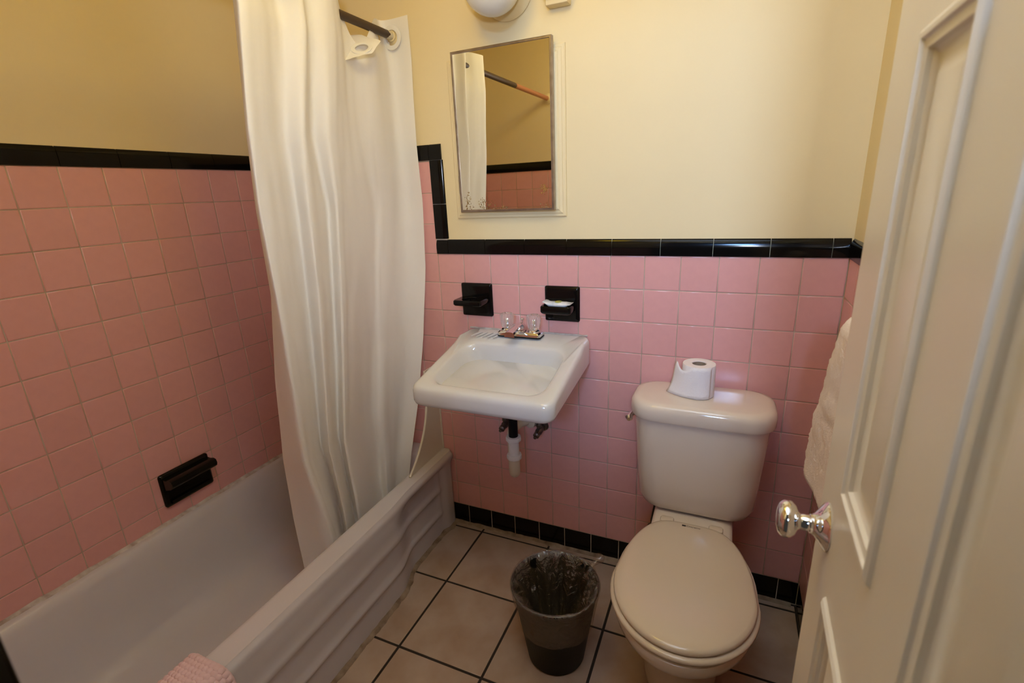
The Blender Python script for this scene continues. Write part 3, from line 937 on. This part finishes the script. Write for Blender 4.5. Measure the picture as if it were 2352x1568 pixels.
# ------------------------------------------------------------------ toilet
TCX = -0.345
toi = empty("toilet", (TCX, -.40, 0)); tag(toi, "biscuit coloured two-piece toilet with closed lid", "toilet")
def tankring(hx, y0, y1, r, z, bow=.012):
    pts = rrect(TCX, (y0 + y1) / 2, hx, (y1 - y0) / 2, r, z, 8)
    # bowed front
    out = []
    cy = (y0 + y1) / 2
    for x, y, zz in pts:
        if y < cy:
            y -= bow * max(0, 1 - ((x - TCX) / hx) ** 2)
        out.append((x, y, zz))
    return out
b = MB()
b.loft([tankring(.130, -.155, -.04, .05, .402), tankring(.150, -.172, -.03, .06, .404), tankring(.166, -.186, -.024, .065, .416), tankring(.174, -.193, -.022, .065, .440),
        tankring(.180, -.197, -.020, .065, .52), tankring(.187, -.200, -.018, .065, .62), tankring(.193, -.203, -.016, .065, .728)], True, True)
b.obj("tank", M_BISC, toi, angle=50)
b = MB()
b.loft([tankring(.193, -.203, -.014, .065, .7225), tankring(.203, -.212, -.010, .072, .7235), tankring(.206, -.215, -.008, .074, .729), tankring(.206, -.215, -.008, .074, .755),
        tankring(.203, -.212, -.010, .072, .768), tankring(.196, -.204, -.014, .068, .776), tankring(.180, -.19, -.022, .06, .7785), tankring(.09, -.13, -.06, .03, .7795)], True, True)
b.obj("tank_lid", M_BISC, toi, angle=50)
# flush lever on the left side
lv = MB().lathe([(.012, 0), (.014, .002), (.014, .005), (.009, .008), (.007, .013)], (TCX - .187, -.118, .697), (-1, 0, 0), 20).obj("flush_lever", M_CHROME, toi)
MB().tube([(TCX - .200, -.112, .700), (TCX - .206, -.128, .700), (TCX - .209, -.148, .700), (TCX - .209, -.163, .699), (TCX - .208, -.172, .698)], [.007, .0085, .0095, .0115, .006], 16).obj("lever_arm", M_CHROME, lv)

def egg(hw, yb, yf, z, n=64, back=.62, sq=2.3):
    """egg outline, blunt at the tank end (yb) and round at the front (yf)"""
    ym = lerp(yb, yf, .56)
    pts = []
    for k in range(n):
        a = 2 * math.pi * k / n
        c, s_ = math.cos(a), math.sin(a)
        if s_ <= 0:      # front half
            x = hw * c; y = ym + (ym - yf) * s_
        else:
            e = 2 / sq
            x = hw * math.copysign(abs(c) ** e, c); y = ym + (yb - ym) * (s_ ** e)
            x *= lerp(1, back, ((s_ ** e) ** 1.5 if sq > 3 else s_ ** 2.2))
        pts.append((TCX + x, y, z))
    return pts
b = MB()
b.loft([egg(.105, -.14, -.52, .001, back=.9), egg(.106, -.14, -.52, .02, back=.9), egg(.098, -.14, -.505, .05, back=.9), egg(.092, -.15, -.50, .12, back=.9),
        egg(.100, -.15, -.535, .18, back=.9), egg(.125, -.15, -.60, .24, back=.85), egg(.155, -.16, -.665, .30, back=.8), egg(.176, -.17, -.708, .345, back=.74),
        egg(.181, -.17, -.716, .370, back=.72), egg(.179, -.17, -.714, .382, back=.72), egg(.170, -.18, -.704, .387, back=.72)], True, True)
# shelf that carries the tank
sh = lambda hx, y0, y1, z, r=.035: rrect(TCX, (y0 + y1) / 2, hx, (y1 - y0) / 2, r, z, 6)
b.loft([sh(.085, -.30, -.06, .10), sh(.095, -.32, -.05, .22), sh(.108, -.33, -.045, .32), sh(.118, -.33, -.042, .375), sh(.116, -.33, -.043, .390), sh(.106, -.325, -.05, .3985), sh(.09, -.30, -.07, .401)], True, True)
b.obj("bowl", M_BISC, toi, angle=50)
# seat and lid
eg = lambda hw, yb, yf, z: egg(hw, yb, yf, z, back=.72, sq=4.2)
b = MB()
b.loft([eg(.170, -.252, -.703, .388), eg(.179, -.246, -.713, .3895), eg(.1815, -.244, -.716, .394), eg(.1805, -.245, -.715, .399), eg(.176, -.248, -.710, .4025), eg(.150, -.27, -.68, .4035)], True, True)
b.obj("seat", M_SEAT, toi, angle=50)
b = MB()
b.loft([eg(.164, -.254, -.697, .4040), eg(.171, -.250, -.704, .4052), eg(.1735, -.248, -.706, .4085), eg(.1735, -.248, -.706, .4130), eg(.171, -.250, -.703, .4175), eg(.164, -.254, -.696, .4205),
        eg(.148, -.264, -.678, .4228), eg(.110, -.29, -.635, .4246), eg(.06, -.34, -.56, .4256), eg(.02, -.41, -.46, .4259)], True, True)
b.obj("seat_lid", M_SEAT, toi, angle=50)
for sx_ in (-1, 1):
    MB().rbox(TCX + sx_ * .070 - .020, TCX + sx_ * .070 + .020, -.256, -.226, .4005, .4155, .006).obj("seat_hinge", M_SEAT, toi)
# small printed mark on the hinge cover
cu = bpy.data.curves.new("maker_mark", 'FONT'); cu.body = "Cnxrenw"; cu.size = .0105; cu.align_x = 'LEFT'; cu.extrude = .0001
to = bpy.data.objects.new("tmp_text", cu); COL.objects.link(to)
bpy.context.view_layer.update()
dg = bpy.context.evaluated_depsgraph_get()
me = bpy.data.meshes.new_from_object(to.evaluated_get(dg))
bpy.data.objects.remove(to)
me.materials.append(M_PRINT)
inst("maker_mark", me, (TCX - .012, -.275, .4243), toi)
MB().box(TCX - .024, TCX - .013, -.275, -.2685, .4236, .4243).obj("maker_logo", M_PRINT, toi, smooth=False)
# supply
MB().lathe([(.022, 0), (.024, .003), (.011, .008)], (TCX - .135, -.0006, .19), (0, -1, 0), 20).obj("supply_plate", M_BRASS, toi)
MB().lathe([(.009, 0), (.009, .03), (.014, .032), (.014, .055), (.010, .058), (.022, .064), (.022, .072), (.006, .074)], (TCX - .135, -.008, .19), (0, -1, 0), 18, flute=6, famp=.05).obj("supply_valve", M_RUBBER, toi)
MB().tube([(TCX - .135, -.050, .20), (TCX - .135, -.052, .26), (TCX - .125, -.056, .33), (TCX - .118, -.065, .38), (TCX - .115, -.07, .415)], .0075, 12).obj("supply_hose", M_RUBBER, toi)
MB().lathe([(.014, 0), (.016, .003), (.016, .018), (.012, .022)], (TCX - .115, -.07, .388), (0, 0, 1), 16, flute=8, famp=.05).obj("hose_nut", M_RUBBER, toi)

# toilet paper
tp = empty("toilet_paper_roll", (-.360, -.098, .7798)); tag(tp, "white toilet paper roll standing on the toilet tank lid", "toilet paper")
RXc, RYc, RZb = -.360, -.100, .7800
b = MB()
rr = []
for r, z in ((.020, .004), (.020, .098), (.0215, .1005), (.040, .1010), (.0465, .1005), (.0478, .098), (.0480, .004), (.0465, .0008), (.022, .0006), (.020, .004)):
    rr.append([(RXc + r * math.cos(t), RYc + r * math.sin(t), RZb + z) for t in [k * 2 * math.pi / 48 for k in range(48)]])
b.loft(rr).obj("paper_roll", M_PAPER, tp)
rr = []
for r, z in ((.0185, .003), (.0185, .0985), (.0199, .0985), (.0199, .003), (.0185, .003)):
    rr.append([(RXc + r * math.cos(t), RYc + r * math.sin(t), RZb + z) for t in [k * 2 * math.pi / 32 for k in range(32)]])
MB().loft(rr).obj("cardboard_core", M_CARD, tp)
# loose sheet leaving the roll on the left
rows = []
for i in range(19):
    t = i / 18
    if t < .45:
        a = math.radians(lerp(-40, -110, t / .45))
        x = RXc + .0488 * math.cos(a); y = RYc + .0488 * math.sin(a)
    else:
        q = (t - .45) / .55
        a = math.radians(-110)
        x0 = RXc + .0488 * math.cos(a); y0 = RYc + .0488 * math.sin(a)
        x = x0 - .075 * q; y = y0 + .012 * q + .028 * q * q
    rows.append((x, y, t))
rings = []
for x, y, t in rows:
    q = max(0, (t - .45) / .55)
    col_ = []
    for k in range(9):
        zz = k / 8
        ztop_ = .0985 - .030 * math.sin(math.pi * min(1, q * 1.25)) * (q > 0) * 0.55 + (.004 * q)
        xs = x + .030 * q * zz * q + (.004 * math.sin(zz * 5) * q)
        col_.append((xs, y + .006 * q * zz, RZb + .001 + ztop_ * zz))
    rings.append(col_)
sh_ = MB().loft(rings, closed=False).obj("loose_sheet", M_PAPER, tp, angle=0)
sm = sh_.modifiers.new("thick", 'SOLIDIFY'); sm.thickness = .0006

# ------------------------------------------------------------------ trash can
can = empty("trash_can", (-.708, -.462, 0)); tag(can, "small black trash can with clear bag folded over its rim", "trash can")
CX, CY, CH = -.708, -.464, .272
RT, RB = .132, .088
rr = []
for r, z in ((.001, .0008), (RB - .004, .0008), (RB, .006), (RT - .004, CH - .012), (RT, CH - .008), (RT + .002, CH - .003), (RT, CH), (RT - .004, CH - .002), (RT - .007, CH - .012), (RB - .003, .006), (.001, .005)):
    rr.append([(CX + r * math.cos(t), CY + r * math.sin(t), z) for t in [k * 2 * math.pi / 64 for k in range(64)]])
MB().loft(rr, True, True).obj("can_body", M_BLKP, can, angle=60)
def canr(z): return lerp(RB, RT, z / CH)
rr = []; NL = 96
def liner_ring(base, z, amp, f, seed):
    out = []
    for k in range(NL):
        t = k * 2 * math.pi / NL
        n = noise.noise(Vector((math.cos(t) * f, math.sin(t) * f, z * 9 + seed)))
        out.append((CX + (base + amp * n) * math.cos(t), CY + (base + amp * n) * math.sin(t), z + .006 * noise.noise(Vector((math.cos(t) * 2.2, math.sin(t) * 2.2, seed))) * (amp > .002)))
    return out
# outer cuff hem -> up -> over rim -> inside, crumpled
rr.append(liner_ring(canr(.135) + .0035, .135, .003, 3, 1))
for z in (.15, .17, .19, .21, .23, .25): rr.append(liner_ring(canr(z) + .0045, z, .0022, 3.5, 2))
rr.append(liner_ring(RT + .0045, CH - .004, .001, 3, 2)); rr.append(liner_ring(RT + .0025, CH + .004, .0015, 4, 3)); rr.append(liner_ring(RT - .006, CH + .001, .003, 5, 3))
for i, z in enumerate((.25, .225, .20, .17, .14, .11, .08, .05, .03)): rr.append(liner_ring(canr(z) - .016 - .003 * i, z, .034, 5.5, 4))
rr.append(liner_ring(.03, .024, .012, 3, 5))
MB().loft(rr, False, True).obj("bag_liner", M_LINER, can, angle=0)
# twisted tail of the bag behind the rim
MB().tube([(CX + .085, CY + .10, CH - .002), (CX + .096, CY + .122, CH + .004), (CX + .104, CY + .140, CH + .004), (CX + .110, CY + .156, CH - .004)], [.004, .011, .016, .006], 12).obj("bag_knot", M_LINER, can)

# ------------------------------------------------------------------ door
D0 = Vector((-.1715, -1.512, 0)); D1 = Vector((-.156, -.892, 0))
dd = (D1 - D0).normalized(); dn = Vector((-dd.y, dd.x, 0))      # dn points to the room (-x)
DW = (D1 - D0).length; DT = .035; DH = 2.03
door = empty("door_1", (D0.x, D0.y, .008)); door["kind"] = "structure"; door["label"] = "cream panelled door standing open against the right wall"; door["category"] = "door"
def dp(a, z, h): 
    q = D0 + dd * a + dn * h
    return (q.x, q.y, z)
ZD = .008
cols = [(.102, .252), (.352, .502)]
shift = DW - .604
cols = [(DW - .504 - .0, DW - .362), (DW - .264, DW - .116)]
rws = [(.16, .905), (1.047, 1.522), (1.62, 1.88)]
b = MB()
def slab(a0, a1, z0, z1):
    v = [dp(a0, z0, -DT), dp(a1, z0, -DT), dp(a1, z1, -DT), dp(a0, z1, -DT), dp(a0, z0, 0), dp(a1, z0, 0), dp(a1, z1, 0), dp(a0, z1, 0)]
    b.add(v, [(0, 1, 2, 3), (7, 6, 5, 4), (4, 5, 1, 0), (5, 6, 2, 1), (6, 7, 3, 2), (7, 4, 0, 3)])
slab(0, cols[0][0], ZD, DH); slab(cols[0][1], cols[1][0], ZD, DH); slab(cols[1][1], DW, ZD, DH)
for c in cols:
    zz = ZD
    for z0, z1 in rws:
        slab(c[0], c[1], zz, z0); zz = z1
    slab(c[0], c[1], zz, DH)
b.obj("door_slab", M_DOOR, door, smooth=False)
prof = [(0, 0), (.002, .0035), (.006, .006), (.010, .0055), (.012, .0025), (.015, .0015), (.019, .001), (.021, -.003), (.026, -.0065), (.030, -.0075), (.034, -.0075), (.044, -.0035), (.047, -.0025)]
for c in cols:
    for z0, z1 in rws:
        rr = [[dp(c[0] + i, z0 + i, h), dp(c[1] - i, z0 + i, h), dp(c[1] - i, z1 - i, h), dp(c[0] + i, z1 - i, h)] for i, h in prof]
        pb = MB()
        pb.loft([list(reversed(r)) for r in rr], False, True)
        pb.loft([[dp(c[0], z0, -DT), dp(c[1], z0, -DT), dp(c[1], z1, -DT), dp(c[0], z1, -DT)], [dp(c[0], z0, -DT + .01), dp(c[1], z0, -DT + .01), dp(c[1], z1, -DT + .01), dp(c[0], z1, -DT + .01)]], True, False)
        pb.obj("door_panel", M_DOOR, door, angle=24)
ka, kz = DW - .062, .968
kn = MB().lathe([(.001, 0), (.0305, 0), (.0315, .0015), (.030, .004), (.020, .011), (.0145, .015), (.0135, .017)], dp(ka, kz, 0), dn, 40)
kn = kn.obj("door_knob", M_CHROME, door)
MB().lathe([(.0125, .0), (.0125, .004), (.0105, .005), (.0105, .013), (.0095, .015), (.012, .018), (.019, .021), (.0235, .026), (.0245, .031), (.0235, .036), (.019, .0405), (.010, .043), (.001, .0435)], dp(ka, kz, .016), dn, 40).obj("knob_grip", M_CHROME, kn)
MB().lathe([(.001, 0), (.0305, 0), (.030, .004), (.0135, .017), (.0105, .03), (.0235, .042), (.0235, .05), (.001, .056)], dp(ka, kz, -DT), -dn, 32).obj("knob_back", M_CHROME, kn)
for z in (.25, 1.05, 1.80):
    MB().tube([dp(-.004, z - .045, .004), dp(-.004, z + .045, .004)], .006, 10).obj("hinge", M_STEEL, door)

# ------------------------------------------------------------------ towel behind the door
tb = empty("towel_bar", (-.05, -.58, 1.10)); tag(tb, "metal towel bar fixed to the right wall behind the door", "towel bar")
MB().tube([(-.052, -.40, 1.10), (-.052, -.86, 1.10)], .008, 12).obj("bar", M_STEEL, tb)
for y in (-.40, -.86):
    MB().tube([(-.0005, y, 1.10), (-.058, y, 1.10)], .011, 12).obj("bar_post", M_STEEL, tb)
rings = []
NYT, NP = 70, 90
for i in range(NYT + 1):
    t = i / NYT
    row = []
    for k in range(NP + 1):
        s_ = k / NP
        # cross-section: up the wall side, over the bar, down the room side
        L1, L2 = .30, .385
        arc = math.pi * .020
        d = s_ * (L1 + L2 + arc)
        if d < L1: x, z = -.034, 1.098 - L1 + d
        elif d < L1 + arc:
            a = (d - L1) / .020; x, z = -.052 + .020 * math.cos(a) * .9, 1.100 + .020 * math.sin(a)
        else: x, z = -.073, 1.100 - (d - L1 - arc)
        front = sstep(L1 + arc, L1 + arc + .1, d)
        low = sstep(1.08, .72, z) * front
        y = lerp(-.425, -.78, t) + low * lerp(.105, -.01, t)
        x -= front * (.010 * math.sin(t * 9 + 1) + .012 * math.sin(t * 4) * low)
        n = noise.noise(Vector((t * 60, s_ * 130, 0))) * .0035 + noise.noise(Vector((t * 140, s_ * 300, 5))) * .003
        nn = noise.noise(Vector((t * 4, s_ * 12, 8))) * .008
        row.append((x - (n if front else 0) - front * abs(nn), y + n + nn * .6 * (1 - t), z + n))
    rings.append(row)
tw = MB().loft(rings, closed=False).obj("hand_towel", M_TOWEL, None, angle=0)
tm = tw.modifiers.new("thick", 'SOLIDIFY'); tm.thickness = .009; tm.offset = 0
tag(tw, "fluffy white towel hanging between the door and the wall", "towel")

# ------------------------------------------------------------------ pink bath mat on the tub rim
rings = []
prof = [(-1.470, .16), (-1.452, .22), (-1.430, .28), (-1.412, .325), (-1.402, .355), (-1.394, .370), (-1.375, .3755), (-1.350, .3765), (-1.328, .3745), (-1.306, .366), (-1.293, .345), (-1.287, .30), (-1.285, .24), (-1.284, .17)]
NA, NB = 210, 240
for i in range(NA + 1):
    t = i / NA
    y = lerp(-1.088, -1.42, t)
    row = []
    for k in range(NB + 1):
        u = k / NB
        x, z = catmull(prof, u)
        x2, z2 = catmull(prof, min(1, u + .004)); x1, z1 = catmull(prof, max(0, u - .004))
        nx, nz = -(z2 - z1), (x2 - x1)
        L = math.hypot(nx, nz) or 1
        nx, nz = nx / L, nz / L
        ln = u * .56
        h = .006 * (abs(math.sin(y * math.pi / .012)) * abs(math.sin(ln * math.pi / .020 + (math.floor(y / .012) % 2) * math.pi / 2))) ** 1.1 + .004
        edge = sstep(0, .02, t)
        h *= edge
        row.append((x + nx * h, y + .006 * math.sin(u * 9) * (1 - t), z + nz * h + .002))
    rings.append(row)
bm_ = MB().loft(rings, closed=False).obj("bath_mat", M_MAT, None, angle=0)
s2 = bm_.modifiers.new("thick", 'SOLIDIFY'); s2.thickness = .005; s2.offset = -1
tag(bm_, "pink waffle weave bath mat draped over the bathtub rim", "bath mat")
